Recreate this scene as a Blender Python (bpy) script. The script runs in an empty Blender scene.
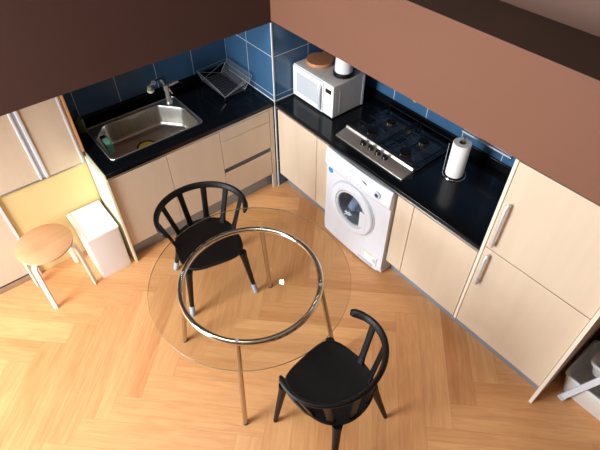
import bpy, bmesh, math, random
from math import sin, cos, pi, radians, sqrt, atan2
from mathutils import Vector, Matrix
random.seed(7)
sc = bpy.context.scene
COL = sc.collection

# ------------------------------------------------------------------ materials
def lin(hx):
    hx = hx.lstrip('#')
    out = []
    for i in (0, 2, 4):
        c = int(hx[i:i+2], 16) / 255
        out.append(c / 12.92 if c <= .04045 else ((c + .055) / 1.055) ** 2.4)
    return (*out, 1)

def pm(name, col, rough=.5, metal=0.0, noise=0.0, scale=(8, 8, 8), bump=0.0, coat=0.0, emit=0.0, spec=.5):
    m = bpy.data.materials.new(name); m.use_nodes = True
    nt = m.node_tree; N = nt.nodes; L = nt.links
    b = N['Principled BSDF']
    c = lin(col) if isinstance(col, str) else (*col, 1)
    b.inputs['Base Color'].default_value = c
    b.inputs['Roughness'].default_value = rough
    b.inputs['Metallic'].default_value = metal
    b.inputs['Coat Weight'].default_value = coat
    b.inputs['Specular IOR Level'].default_value = spec
    if emit:
        b.inputs['Emission Color'].default_value = c
        b.inputs['Emission Strength'].default_value = emit
    if noise or bump:
        tc = N.new('ShaderNodeTexCoord'); mp = N.new('ShaderNodeMapping'); nz = N.new('ShaderNodeTexNoise')
        mp.inputs['Scale'].default_value = scale
        nz.inputs['Scale'].default_value = 1; nz.inputs['Detail'].default_value = 5
        L.new(tc.outputs['Object'], mp.inputs['Vector']); L.new(mp.outputs[0], nz.inputs['Vector'])
        if noise:
            rp = N.new('ShaderNodeValToRGB')
            rp.color_ramp.elements[0].position = .3; rp.color_ramp.elements[1].position = .7
            rp.color_ramp.elements[0].color = (*[v * (1 - noise) for v in c[:3]], 1)
            rp.color_ramp.elements[1].color = (*[min(1, v * (1 + noise)) for v in c[:3]], 1)
            L.new(nz.outputs['Fac'], rp.inputs[0]); L.new(rp.outputs[0], b.inputs['Base Color'])
        if bump:
            bp = N.new('ShaderNodeBump'); bp.inputs['Strength'].default_value = bump; bp.inputs['Distance'].default_value = .002
            L.new(nz.outputs['Fac'], bp.inputs['Height']); L.new(bp.outputs[0], b.inputs['Normal'])
    return m

def math_node(nt, op, a, b=None, c=None):
    n = nt.nodes.new('ShaderNodeMath'); n.operation = op
    for i, v in enumerate((a, b, c)):
        if v is None: continue
        if isinstance(v, (int, float)): n.inputs[i].default_value = v
        else: nt.links.new(v, n.inputs[i])
    return n.outputs[0]

def floor_material():
    m = bpy.data.materials.new('herringbone_wood'); m.use_nodes = True
    nt = m.node_tree; N = nt.nodes; L = nt.links; b = N['Principled BSDF']
    M = lambda op, a, b_=None, c=None: math_node(nt, op, a, b_, c)
    W = .1555; n = 6
    geo = N.new('ShaderNodeNewGeometry'); sep = N.new('ShaderNodeSeparateXYZ'); L.new(geo.outputs['Position'], sep.inputs[0])
    X, Y = sep.outputs[0], sep.outputs[1]
    X = M('ADD', X, .045); Y = M('ADD', Y, 1.653)
    k_ = 1 / (sqrt(2) * W)
    u = M('MULTIPLY', M('SUBTRACT', X, Y), k_)
    v = M('MULTIPLY', M('ADD', X, Y), k_)
    u = M('ADD', u, 600.0); v = M('ADD', v, 600.0)
    i = M('FLOOR', u); j = M('FLOOR', v)
    k = M('FLOORED_MODULO', M('SUBTRACT', i, j), 2 * n)
    k = M('ROUND', k)
    isv = M('GREATER_THAN', k, n - .5)
    # horizontal: start i0=i-k , along = u-i0 , across = v-j ; vertical: along = v - (j - (2n-1-k))
    fu = M('FRACT', u); fv = M('FRACT', v)
    al_h = M('ADD', k, fu)
    al_v = M('ADD', M('SUBTRACT', 2 * n - 1, k), fv)
    ida_h = M('SUBTRACT', i, k); idb_h = j
    ida_v = i; idb_v = M('SUBTRACT', j, M('SUBTRACT', 2 * n - 1, k))
    def mix(a, b_): return M('ADD', M('MULTIPLY', a, M('SUBTRACT', 1, isv)), M('MULTIPLY', b_, isv))
    along = mix(al_h, al_v); across = mix(fv, fu)
    ida = mix(ida_h, ida_v); idb = M('ADD', mix(idb_h, idb_v), M('MULTIPLY', isv, 37.3))
    # two printed strips per plank, broken at different lengths
    strip = M('FLOOR', M('MULTIPLY', across, 2))
    cmb = N.new('ShaderNodeCombineXYZ'); L.new(ida, cmb.inputs[0]); L.new(idb, cmb.inputs[1])
    wn = N.new('ShaderNodeTexWhiteNoise'); wn.noise_dimensions = '3D'; L.new(cmb.outputs[0], wn.inputs['Vector'])
    cmb2 = N.new('ShaderNodeCombineXYZ'); L.new(ida, cmb2.inputs[0]); L.new(idb, cmb2.inputs[1]); L.new(M('ADD', strip, 5), cmb2.inputs[2])
    wn2 = N.new('ShaderNodeTexWhiteNoise'); wn2.noise_dimensions = '3D'; L.new(cmb2.outputs[0], wn2.inputs['Vector'])
    # grain
    cg = N.new('ShaderNodeCombineXYZ')
    L.new(M('ADD', M('MULTIPLY', along, .55), M('MULTIPLY', wn.outputs['Value'], 50)), cg.inputs[0])
    L.new(M('MULTIPLY', across, 5.5), cg.inputs[1]); L.new(M('MULTIPLY', wn2.outputs['Value'], 30), cg.inputs[2])
    nz = N.new('ShaderNodeTexNoise'); nz.inputs['Scale'].default_value = 1.3; nz.inputs['Detail'].default_value = 6; nz.inputs['Roughness'].default_value = .6
    nz.inputs['Distortion'].default_value = .6
    L.new(cg.outputs[0], nz.inputs['Vector'])
    t = M('ADD', M('MULTIPLY', wn.outputs['Value'], .28), M('MULTIPLY', wn2.outputs['Value'], .24))
    t = M('ADD', t, M('MULTIPLY', M('SUBTRACT', nz.outputs['Fac'], .5), .85))
    t = M('ADD', t, .26)
    rp = N.new('ShaderNodeValToRGB'); e = rp.color_ramp.elements
    e[0].position = 0; e[0].color = FLOOR_D; e[1].position = 1; e[1].color = FLOOR_L
    L.new(t, rp.inputs[0])
    # fine seam around planks
    ed = M('MINIMUM', across, M('SUBTRACT', 1, across))
    ed2 = M('MINIMUM', along, M('SUBTRACT', n, along))
    seam = M('LESS_THAN', M('MINIMUM', ed, ed2), .007)
    mx = N.new('ShaderNodeMix'); mx.data_type = 'RGBA'
    L.new(M('MULTIPLY', seam, .35), mx.inputs[0]); L.new(rp.outputs[0], mx.inputs[6]); mx.inputs[7].default_value = lin('8a5330')
    L.new(mx.outputs[2], b.inputs['Base Color'])
    b.inputs['Roughness'].default_value = .36
    return m

def tile_material(name, axis, u0, z0, su, sz, col, grout):
    """glossy tiles with light grout; axis = world axis that runs along the wall"""
    m = bpy.data.materials.new(name); m.use_nodes = True
    nt = m.node_tree; N = nt.nodes; L = nt.links; b = N['Principled BSDF']
    M = lambda op, a, b_=None, c=None: math_node(nt, op, a, b_, c)
    geo = N.new('ShaderNodeNewGeometry'); sep = N.new('ShaderNodeSeparateXYZ'); L.new(geo.outputs['Position'], sep.inputs[0])
    sepn = N.new('ShaderNodeSeparateXYZ'); L.new(geo.outputs['Normal'], sepn.inputs[0])
    if axis == 'xy':   # pick by which way the face looks
        fx = M('GREATER_THAN', M('ABSOLUTE', sepn.outputs[0]), .5)
        U = M('ADD', M('MULTIPLY', sep.outputs[1], fx), M('MULTIPLY', sep.outputs[0], M('SUBTRACT', 1, fx)))
    else:
        U = sep.outputs['xy'.index(axis)]
    a = M('FLOORED_MODULO', M('MULTIPLY', M('SUBTRACT', U, u0), 1 / su), 1)
    c = M('FLOORED_MODULO', M('MULTIPLY', M('SUBTRACT', sep.outputs[2], z0), 1 / sz), 1)
    ga = M('LESS_THAN', M('MINIMUM', a, M('SUBTRACT', 1, a)), .0021 / su)
    gc = M('LESS_THAN', M('MINIMUM', c, M('SUBTRACT', 1, c)), .0021 / sz)
    g = M('MAXIMUM', ga, gc)
    nz = N.new('ShaderNodeTexNoise'); nz.inputs['Scale'].default_value = 6; L.new(geo.outputs['Position'], nz.inputs['Vector'])
    r = N.new('ShaderNodeValToRGB'); cc = lin(col)
    r.color_ramp.elements[0].color = (*[x * .88 for x in cc[:3]], 1); r.color_ramp.elements[1].color = (*[x * 1.12 for x in cc[:3]], 1)
    L.new(nz.outputs['Fac'], r.inputs[0])
    mx = N.new('ShaderNodeMix'); mx.data_type = 'RGBA'
    L.new(g, mx.inputs[0]); L.new(r.outputs[0], mx.inputs[6]); mx.inputs[7].default_value = lin(grout)
    L.new(mx.outputs[2], b.inputs['Base Color'])
    L.new(M('ADD', M('MULTIPLY', g, .5), .18), b.inputs['Roughness'])
    return m

def glass_material(name, tint, base=.045):
    m = bpy.data.materials.new(name); m.use_nodes = True
    nt = m.node_tree; N = nt.nodes; L = nt.links
    N.remove(N['Principled BSDF']); out = N['Material Output']
    tr = N.new('ShaderNodeBsdfTransparent'); tr.inputs[0].default_value = (*tint, 1)
    gl = N.new('ShaderNodeBsdfGlossy'); gl.inputs['Roughness'].default_value = .015
    lw = N.new('ShaderNodeLayerWeight'); lw.inputs[0].default_value = .5
    p = math_node(nt, 'POWER', lw.outputs['Facing'], 4.0)
    f = math_node(nt, 'ADD', math_node(nt, 'MULTIPLY', p, .8), base)
    mx = N.new('ShaderNodeMixShader')
    L.new(f, mx.inputs[0]); L.new(tr.outputs[0], mx.inputs[1]); L.new(gl.outputs[0], mx.inputs[2])
    L.new(mx.outputs[0], out.inputs[0])
    return m

FLOOR_D = lin('b97441'); FLOOR_L = lin('efb67c')
MT = {}
MT['floor'] = floor_material()
TILE = '3e6182'; GROUT = 'c9d2d8'
MT['tileA'] = tile_material('navy_tile', 'x', -1.57, .892, .31, .31, TILE, GROUT)
MT['tileB'] = tile_material('navy_tile_b', 'y', -1.56, .892, .31, .31, TILE, GROUT)
MT['tileP'] = tile_material('navy_tile_p', 'xy', -.316, .892, .3165, .31, TILE, GROUT)
MT['brown_shade'] = pm('brown_paint_shaded', '3e2116', .75, noise=.03, scale=(2, 2, 2))  # brown wall colour darkened: the shade over the sink is painted in
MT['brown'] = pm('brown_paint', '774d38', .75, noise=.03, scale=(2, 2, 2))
MT['brown_attic_shade'] = pm('attic_paint_shaded', '6b4d40', .75, noise=.03, scale=(2, 2, 2))  # dimness of the set-back wall is put into this base colour
MT['brown_ledge_shade'] = pm('ledge_paint_shaded', '3c2a21', .6, noise=.06, scale=(3, 3, 3))  # ledge gets little light; that shade is part of this darker brown
MT['white_wall'] = pm('upper_room_paint', 'b9b1a7', .8, noise=.02, scale=(3, 3, 3))
MT['rear_wall'] = pm('rear_paint', '4c3b31', .8, noise=.02, scale=(3, 3, 3))
MT['front'] = pm('maple_laminate', 'd1bda5', .38, noise=.035, scale=(14, 14, 1.2))
MT['carcass'] = pm('maple_carcass', 'd9bd97', .5, noise=.03, scale=(10, 10, 1))
MT['edge'] = pm('pale_edge_band', 'e6d8c4', .45, noise=.02, scale=(6, 6, 2))
MT['gap'] = pm('dark_gap', '2a211b', .8, noise=.1)
MT['cream'] = pm('cream_laminate', 'f0e6c4', .45, noise=.02, scale=(5, 5, 2))
MT['yellow'] = pm('yellow_panel', 'e0c98f', .45, noise=.04, scale=(3, 3, 2))
MT['orange_wood'] = pm('orange_wood', 'd9935a', .5, noise=.1, scale=(30, 30, 3))
MT['stone'] = pm('black_worktop', '0d0e11', .17, noise=.3, scale=(60, 60, 60), spec=.3)
MT['tap'] = pm('tap_chrome', 'e2dfd9', .18, .75, noise=.02)
MT['knob'] = pm('dark_chrome_knob', '4a4846', .2, .9, noise=.03)
MT['handle'] = pm('pale_handle_metal', 'd4d6da', .35, .35, noise=.03)
MT['trim'] = pm('white_trim', 'e4e6e8', .5, noise=.02)
MT['alu'] = pm('aluminium', 'b9bec4', .35, 1.0, noise=.05, scale=(2, 2, 60))
MT['plinth'] = pm('blue_grey_plinth', '93a0ae', .4, .5, noise=.04, scale=(4, 4, 40))
MT['steel'] = pm('brushed_steel', 'c9c2b8', .36, 1.0, noise=.08, scale=(60, 3, 3))
MT['end_trim'] = pm('grey_green_edge', 'a3a892', .35, .3, noise=.05)
MT['chrome'] = pm('chrome', 'dcd8d0', .07, 1.0, noise=.02, scale=(3, 3, 3))
MT['leg_metal'] = pm('satin_chrome', 'c4b7a6', .22, 1.0, noise=.03, scale=(3, 3, 3))
MT['wire'] = pm('rack_wire', 'b4b4b4', .3, .45, noise=.03)
MT['wire_dark'] = pm('rack_mesh_wire', '727276', .4, .5, noise=.03)
MT['white'] = pm('white_enamel', 'd6d9e0', .3, noise=.01)
MT['white_mw'] = pm('white_plastic', 'e8e8e8', .35, noise=.01)
MT['grey_mw'] = pm('pale_grey_metal', 'c9c2bc', .45, noise=.02)
MT['grey_lt'] = pm('light_grey_plastic', 'bfc3c8', .4, noise=.02)
MT['grey_dk'] = pm('dark_grey_plastic', '55585c', .4, noise=.03)
MT['black'] = pm('black_plastic', '0b0b0d', .36, noise=.1, scale=(30, 30, 30))
MT['chair'] = pm('black_chair_plastic', '080809', .48, noise=.15, scale=(60, 60, 60), bump=.12, spec=.28)
MT['iron'] = pm('black_cast_iron', '0a0a0b', .55, noise=.2, scale=(80, 80, 80), spec=.25)
MT['hobglass'] = pm('black_hob_glass', '15181c', .12, noise=.1)
MT['tray'] = pm('hob_tray', '2b323a', .16, noise=.05)
MT['panel'] = pm('hob_panel_steel', 'd8d2ca', .42, 1.0, noise=.06, scale=(60, 3, 3))
MT['brass'] = pm('burner_brass', '7d6e5c', .35, 1.0, noise=.1, scale=(40, 40, 40))
MT['felt'] = pm('grey_felt', 'aab6cc', .9, noise=.08, scale=(200, 200, 200), bump=.3)
MT['birch'] = pm('birch_plywood', 'd39f73', .4, noise=.08, scale=(3, 26, 3))
MT['birch_edge'] = pm('birch_leg', 'e9d2ba', .45, noise=.07, scale=(30, 30, 4))
MT['cork'] = pm('trivet_wood', 'bd8054', .55, noise=.08, scale=(30, 6, 6))
MT['paper'] = pm('tissue_paper', 'f0eeec', .9, noise=.02, scale=(40, 40, 40), bump=.2)
MT['card'] = pm('cardboard', '8b735c', .8, noise=.05)
MT['box'] = pm('white_lacquer', 'f2efec', .3, noise=.01)
MT['green'] = pm('green_sponge', '6fae90', .9, noise=.15, scale=(90, 90, 90), bump=.4)
MT['bottle'] = pm('dark_green_bottle', '4a5a2c', .2, noise=.1)
MT['pump'] = pm('dark_pump', '2b2430', .35, noise=.05)
MT['filter'] = pm('filter_body', '7c8068', .35, noise=.06)
MT['ivory'] = pm('ivory_plastic', 'ddd6c4', .4, noise=.03)
MT['blueplastic'] = pm('blue_sticker', '3f8fc4', .4, noise=.03)
MT['hose'] = pm('dark_blue_hose', '1f3a55', .35, noise=.05)
MT['yellow_mesh'] = pm('yellow_strainer', 'b99a2c', .5, noise=.12, scale=(120, 120, 120))
MT['lime'] = pm('lime_print', 'b9cf3c', .5, noise=.02)
MT['cyan'] = pm('pale_blue_print', 'aebfcb', .5, noise=.02)
MT['decal'] = pm('yellow_decal', 'c2a83c', .4, noise=.08)
MT['decal2'] = pm('green_decal', '8fae4c', .4, noise=.05)
MT['bin'] = pm('grey_bin_plastic', 'e2ded8', .45, noise=.03)
MT['binrim'] = pm('pale_bin_rim', 'dfe3e6', .35, noise=.02)
MT['drum'] = pm('drum_steel', 'b4bac2', .4, .3, noise=.1, scale=(40, 40, 40))
MT['clothA'] = pm('blue_cloth', '86a0bc', .9, noise=.2, scale=(30, 30, 30))
MT['clothB'] = pm('white_cloth', 'a8b0b8', .9, noise=.1, scale=(30, 30, 30))
MT['bulb'] = pm('lit_bulb', 'fff1dc', .5, emit=90)
MT['glass'] = glass_material('table_glass', (.955, .965, .95))
MT['glass_edge'] = pm('glass_edge', '6a705f', .15, noise=.05)
MT['glass_door'] = glass_material('door_glass', (.82, .84, .87), .03)
MT['pane'] = glass_material('window_pane', (.98, .98, .98), .03)

# ------------------------------------------------------------------ mesh builder
class MB:
    def __init__(s): s.v = []; s.f = []; s.mi = []
    def add(s, vs, fs, mi=0, M=None):
        o = len(s.v)
        for p in vs:
            p = Vector(p)
            s.v.append(M @ p if M else p)
        for f in fs: s.f.append([o + i for i in f]); s.mi.append(mi)
        return s
    def box(s, a, b, mi=0, M=None):
        x0, y0, z0 = [min(a[i], b[i]) for i in range(3)]; x1, y1, z1 = [max(a[i], b[i]) for i in range(3)]
        vs = [(x0,y0,z0),(x1,y0,z0),(x1,y1,z0),(x0,y1,z0),(x0,y0,z1),(x1,y0,z1),(x1,y1,z1),(x0,y1,z1)]
        fs = [(3,2,1,0),(4,5,6,7),(0,1,5,4),(1,2,6,5),(2,3,7,6),(3,0,4,7)]
        return s.add(vs, fs, mi, M)
    def loops(s, rings, mi=0, cap0=True, cap1=True, closed=False, M=None):
        n = len(rings[0]); vs = [p for r in rings for p in r]; fs = []
        m = len(rings)
        for a in range(m if closed else m - 1):
            b = (a + 1) % m
            for i in range(n):
                j = (i + 1) % n
                fs.append((a*n+i, a*n+j, b*n+j, b*n+i))
        if not closed:
            if cap0: fs.append(tuple(range(n - 1, -1, -1)))
            if cap1: fs.append(tuple((m - 1) * n + i for i in range(n)))
        return s.add(vs, fs, mi, M)
    def lathe(s, prof, c=(0, 0, 0), n=32, mi=0, M=None, cap0=True, cap1=True):
        rings = [[(c[0] + r * cos(2*pi*i/n), c[1] + r * sin(2*pi*i/n), c[2] + z) for i in range(n)] for r, z in prof]
        return s.loops(rings, mi, cap0, cap1, M=M)
    def tube(s, pts, r, n=10, mi=0, closed=False, flat=1.0, up=None, M=None, cap=True):
        """sweep; r number or list; flat scales the second axis"""
        P = [Vector(p) for p in pts]; m = len(P)
        R = r if isinstance(r, (list, tuple)) else [r] * m
        rings = []; prev = None
        for i in range(m):
            if closed: t = P[(i+1) % m] - P[i-1]
            else: t = P[min(i+1, m-1)] - P[max(i-1, 0)]
            t.normalize()
            if up is not None: a = Vector(up)
            elif prev is None: a = Vector((0, 0, 1)) if abs(t.z) < .9 else Vector((1, 0, 0))
            else: a = prev
            a = (a - t * a.dot(t)).normalized(); b = t.cross(a); prev = a
            rings.append([P[i] + a * (R[i] * flat * cos(2*pi*k/n)) + b * (R[i] * sin(2*pi*k/n)) for k in range(n)])
        return s.loops(rings, mi, cap, cap, closed, M)
    def bar(s, a, b, w, h, up=(0, 0, 1), mi=0, w2=None, h2=None, M=None):
        """rectangular bar from a to b; w across, h along 'up'"""
        a = Vector(a); b = Vector(b); t = (b - a).normalized(); u = Vector(up); u = (u - t * u.dot(t)).normalized(); c = t.cross(u)
        w2 = w if w2 is None else w2; h2 = h if h2 is None else h2
        def ring(p, w, h): return [p + c*(-w/2) + u*(-h/2), p + c*(w/2) + u*(-h/2), p + c*(w/2) + u*(h/2), p + c*(-w/2) + u*(h/2)]
        return s.loops([ring(a, w, h), ring(b, w2, h2)], mi, M=M)
    def prism(s, outline, z0, z1, mi=0, M=None):
        return s.loops([[(x, y, z0) for x, y in outline], [(x, y, z1) for x, y in outline]], mi, M=M)
    def build(s, name, mats, parent=None, bevel=0.0, seg=2, angle=35, smooth=True, sub=0):
        me = bpy.data.meshes.new(name)
        me.from_pydata([tuple(v) for v in s.v], [], s.f)
        ms = mats if isinstance(mats, (list, tuple)) else [mats]
        for m in ms: me.materials.append(m)
        me.polygons.foreach_set('material_index', s.mi)
        bm = bmesh.new(); bm.from_mesh(me); bmesh.ops.recalc_face_normals(bm, faces=bm.faces); bm.to_mesh(me); bm.free()
        if smooth:
            me.shade_smooth(); me.set_sharp_from_angle(angle=radians(angle))
        o = bpy.data.objects.new(name, me); COL.objects.link(o)
        if parent: o.parent = parent
        if sub:
            d = o.modifiers.new('sub', 'SUBSURF'); d.levels = sub; d.render_levels = sub
        if bevel:
            d = o.modifiers.new('bevel', 'BEVEL'); d.width = bevel; d.segments = seg; d.limit_method = 'ANGLE'; d.angle_limit = radians(40)
            d.harden_normals = False
        return o

def thing(name, label, cat, loc=(0, 0, 0), rz=0.0, group=None):
    o = bpy.data.objects.new(name, None); COL.objects.link(o); o.empty_display_size = .05
    o.location = loc; o.rotation_euler = (0, 0, rz); o['label'] = label; o['category'] = cat
    if group: o['group'] = group
    return o
def tag(o, label, cat, group=None):
    o['label'] = label; o['category'] = cat
    if group: o['group'] = group
    return o
def struct(o, label=None):
    o['kind'] = 'structure'
    if label: o['label'] = label; o['category'] = label.split()[-1]
    return o
def copy_tree(o, parent=None):
    c = o.copy(); COL.objects.link(c)
    if parent: c.parent = parent
    for ch in list(o.children): copy_tree(ch, c)
    return c
def boxo(name, a, b, mat, parent=None, bevel=.0):
    """box mesh; when parented, a and b are given in world space and moved to the parent's unrotated frame"""
    off = Vector(parent.location) if parent and not parent.parent else (Vector(parent.parent.location) if parent and parent.parent else Vector((0, 0, 0)))
    if parent and parent.parent: off = off + Vector(parent.location)
    return MB().box(Vector(a) - off, Vector(b) - off).build(name, mat, parent, bevel)

# ------------------------------------------------------------------ measures
D = .636          # depth of both worktops
H = .844          # worktop height
HSB = 1.461       # the same on the hob side
HS = 1.449        # underside of the bulkheads
XL = -1.99        # left end of the sink run
YT = -2.520       # where the tall unit starts
YE = -3.150
CY = -.307        # front of the closet

# ------------------------------------------------------------------ setting
def sbox(name, a, b, mat, label, bevel=0):
    o = boxo(name, a, b, mat, None, bevel); o['kind'] = 'structure'; o['label'] = label; o['category'] = name.split('_')[0]
    return o
sbox('floor', (-6.2, -6.2, -.05), (.2, .2, 0), MT['floor'], 'honey coloured herringbone wood floor')
sbox('wall_left', (-6.2, 0, 0), (.2, .12, 3.9), MT['tileA'], 'navy tiled wall behind the sink worktop')
sbox('wall_right', (0, -6.2, 0), (.12, 0, 3.9), MT['tileB'], 'blue tiled wall behind the hob worktop')
sbox('wall_right_rear', (-.004, -6.2, 0), (0, YE - .025, 3.9), MT['brown'], 'brown wall beyond the tall larder unit')
sbox('wall_pillar', (-D - .005, -D - .005, 0), (0, 0, HS), MT['tileP'], 'blue tiled pillar in the corner between the two worktops')
sbox('trim_1', (-D - .010, -D - .010, 0), (-D - .003, -D - .003, HS), MT['trim'], 'white corner trim on the tiled pillar')
sbox('trim_2', (-D - .0064, -D - .004, H), (-D - .0045, 0, H + .009), MT['trim'], 'white sealant line along the pillar above the sink worktop')
sbox('trim_3', (-D, -D - .0064, H), (0, -D - .0045, H + .009), MT['trim'], 'white sealant line along the pillar above the hob worktop')
sbox('wall_left_upper', (-6.2, -D, HS), (0, 0, 3.9), MT['brown_shade'], 'brown wall with painted-in shade hanging over the sink worktop')
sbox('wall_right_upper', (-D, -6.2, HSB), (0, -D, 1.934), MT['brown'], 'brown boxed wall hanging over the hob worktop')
sbox('trim_4', (-D + .0006, -6.2, 1.934), (-.30, -D, 1.9352), MT['brown_ledge_shade'], 'brown ledge with painted-in shade on top of the boxed wall')
sbox('wall_right_attic', (-.30, -6.2, 1.934), (0, -D, 3.9), MT['brown_attic_shade'], 'brown wall with shade in its colour, set back above the ledge')
sbox('ceiling', (-6.2, -6.2, 3.9), (.2, .2, 4.0), MT['white_wall'], 'white painted ceiling')
sbox('wall_rear', (-6.2, -6.3, 0), (.2, -6.2, 3.9), MT['rear_wall'], 'brown wall behind the viewer')
# window wall at the left end of the room
WX = -5.1; WY0, WY1, WZ0, WZ1 = -2.0, -.35, .25, 3.0
w = MB()
w.box((WX - .15, -6.2, 0), (WX, WY0, 3.9)).box((WX - .15, WY1, 0), (WX, 0, 3.9)).box((WX - .15, WY0, 0), (WX, WY1, WZ0)).box((WX - .15, WY0, WZ1), (WX, WY1, 3.9))
o = w.build('wall_window', MT['white_wall'], smooth=False); struct(o, 'white wall around the big window')
w = MB(); f = .05
w.box((WX - .1, WY0, WZ0), (WX - .04, WY1, WZ0 + f)).box((WX - .1, WY0, WZ1 - f), (WX - .04, WY1, WZ1))
for yy in (WY0, (WY0 + WY1) / 2 - f / 2, WY1 - f): w.box((WX - .1, yy, WZ0), (WX - .04, yy + f, WZ1))
win = w.build('window_1', MT['white'], smooth=False); struct(win, 'tall white framed window')
boxo('window_pane', (WX - .08, WY0 + f, WZ0 + f), (WX - .076, WY1 - f, WZ1 - f), MT['pane'], win)

# plinths
struct(boxo('baseboard_left', (XL + .02, -.574, 0), (-D - .03, -.56, .155), MT['plinth']), 'blue grey plinth baseboard')
struct(boxo('baseboard_right', (-.552, YE, 0), (-.54, -1.905, .155), MT['plinth']), 'blue grey plinth baseboard')
struct(boxo('baseboard_rear', (-.552, -1.285, 0), (-.54, -D - .03, .155), MT['plinth']), 'blue grey plinth baseboard')

# ------------------------------------------------------------------ worktops
# sink run, with a hole for the bowl
SX0, SX1, SY0, SY1 = -1.897, -1.196, -.532, -.083      # sink rim rectangle
hx0, hx1, hy0, hy1 = SX0 + .012, SX1 - .012, SY0 + .012, SY1 - .012
def slab_hole(xs, ys, z0, z1):
    m = MB(); n = 4
    vs = [(x, y, z) for z in (z0, z1) for y in ys for x in xs]
    id_ = lambda i, j, k: k*16 + j*4 + i
    fs = []
    for j in range(3):
        for i in range(3):
            if i == 1 and j == 1: continue
            fs.append((id_(i,j,1), id_(i+1,j,1), id_(i+1,j+1,1), id_(i,j+1,1)))
            fs.append((id_(i,j+1,0), id_(i+1,j+1,0), id_(i+1,j,0), id_(i,j,0)))
    for i in range(3):
        fs.append((id_(i,0,0), id_(i+1,0,0), id_(i+1,0,1), id_(i,0,1))); fs.append((id_(i,3,1), id_(i+1,3,1), id_(i+1,3,0), id_(i,3,0)))
        fs.append((id_(0,i,1), id_(0,i+1,1), id_(0,i+1,0), id_(0,i,0))); fs.append((id_(3,i,0), id_(3,i+1,0), id_(3,i+1,1), id_(3,i,1)))
    fs += [(id_(1,1,1),id_(2,1,1),id_(2,1,0),id_(1,1,0)),(id_(1,2,0),id_(2,2,0),id_(2,2,1),id_(1,2,1)),
           (id_(1,1,0),id_(1,2,0),id_(1,2,1),id_(1,1,1)),(id_(2,1,1),id_(2,2,1),id_(2,2,0),id_(2,1,0))]
    return m.add(vs, fs)
wa = thing('worktop', 'black stone worktop holding the sink and the dish rack', 'worktop', (-1.3, -.3, .8))
mb = slab_hole([XL, hx0, hx1, -D - .0066], [-D - .006, hy0, hy1, 0], H - .034, H)
for i, v in enumerate(mb.v): mb.v[i] = v - Vector((-1.3, -.3, .8))
mb.build('slab', MT['stone'], wa, .003)
boxo('end_trim', (XL - .006, -D - .0055, H - .0335), (XL - .0002, -.32, H - .001), MT['end_trim'], wa, .001)
boxo('upstand', (XL + .03, -.016, H), (-D - .0066, 0, H + .062), MT['stone'], wa, .002)
wb = thing('worktop', 'black stone worktop holding the microwave and the gas hob', 'worktop', (-.3, -1.6, .8))
boxo('slab', (-D - .006, YT + .001, H - .034), (0, -D - .0066, H), MT['stone'], wb, .003)
boxo('upstand', (-.016, YT + .001, H), (0, -D - .0066, H + .062), MT['stone'], wb, .002)
boxo('front_trim', (-D - .012, YT + .001, H - .034), (-D - .006, -D - .02, H - .024), MT['alu'], wb, .001)

# ------------------------------------------------------------------ base cabinets
DT = .018
def cab(name, label, cat, a, b, face):
    """carcass box a..b; face 'y' = looks to -y, 'x' = looks to -x"""
    t = thing(name, label, cat, ((a[0]+b[0])/2, (a[1]+b[1])/2, 0))
    boxo('carcass', a, b, MT['carcass'], t)
    return t
def front(t, name, face, u0, u1, z0, z1, mat='front', g=.0022, plane=D, th=DT):
    if face == 'y': return boxo(name, (u0+g, -plane, z0+g), (u1-g, -plane+th, z1-g), MT[mat], t, .0015)
    return boxo(name, (-plane, u0+g, z0+g), (-plane+th, u1-g, z1-g), MT[mat], t, .0015)
# sink cabinet: two doors
sk = thing('sink_cabinet', 'maple two door cabinet below the sink', 'cabinet', ((XL-1.14)/2, -.3, 0))
mm = MB()
off = sk.location
for a, b in [((XL+.001, -D+DT+.004, .155), (XL+.018, -.02, .806)), ((-1.158, -D+DT+.004, .155), (-1.142, -.02, .806)), ((XL+.018, -D+DT+.004, .155), (-1.158, -.02, .171)), ((XL+.018, -.03, .171), (-1.158, -.02, .806))]:
    mm.box(Vector(a)-off, Vector(b)-off)
mm.build('carcass', MT['carcass'], sk)
front(sk, 'door', 'y', XL+.001, -1.566, .158, .792)
front(sk, 'door', 'y', -1.566, -1.14, .158, .792)
boxo('grip_profile', (XL+.001, -D+.001, .794), (-1.14, -D+.02, .808), MT['alu'], sk)
# end panel
ep = boxo('end_panel', (XL - .017, -D - .018, 0), (XL - .0005, CY - .004, H - .036), MT['cream'], None, .001)
me = ep.data; me.materials.append(MT['yellow'])
tag(ep, 'cream end panel closing the left end of the sink cabinets', 'panel')
# drawer unit
dr = thing('drawer_cabinet', 'maple three drawer cabinet beside the tiled pillar', 'cabinet', (-.9, -.3, 0))
boxo('carcass', (-1.138, -D+DT+.004, .155), (-.66, -.02, .806), MT['carcass'], dr)
front(dr, 'drawer', 'y', -1.14, -.694, .690, .792)
front(dr, 'drawer', 'y', -1.14, -.694, .440, .690)
front(dr, 'drawer', 'y', -1.14, -.694, .158, .402)
gp = boxo('grip_profile', (-1.138, -D+.010, .402), (-.697, -D+.022, .440), MT['grey_dk'], dr)
boxo('grip_lip', (-1.138, -D+.0005, .400), (-.697, -D+.012, .407), MT['alu'], gp)
boxo('filler_strip', (-.692, -D+.001, 0.0), (-D-.020, -D+.018, .806), MT['front'], dr, .001)
boxo('top_profile', (-1.138, -D+.001, .794), (-.697, -D+.02, .808), MT['alu'], dr)
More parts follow.
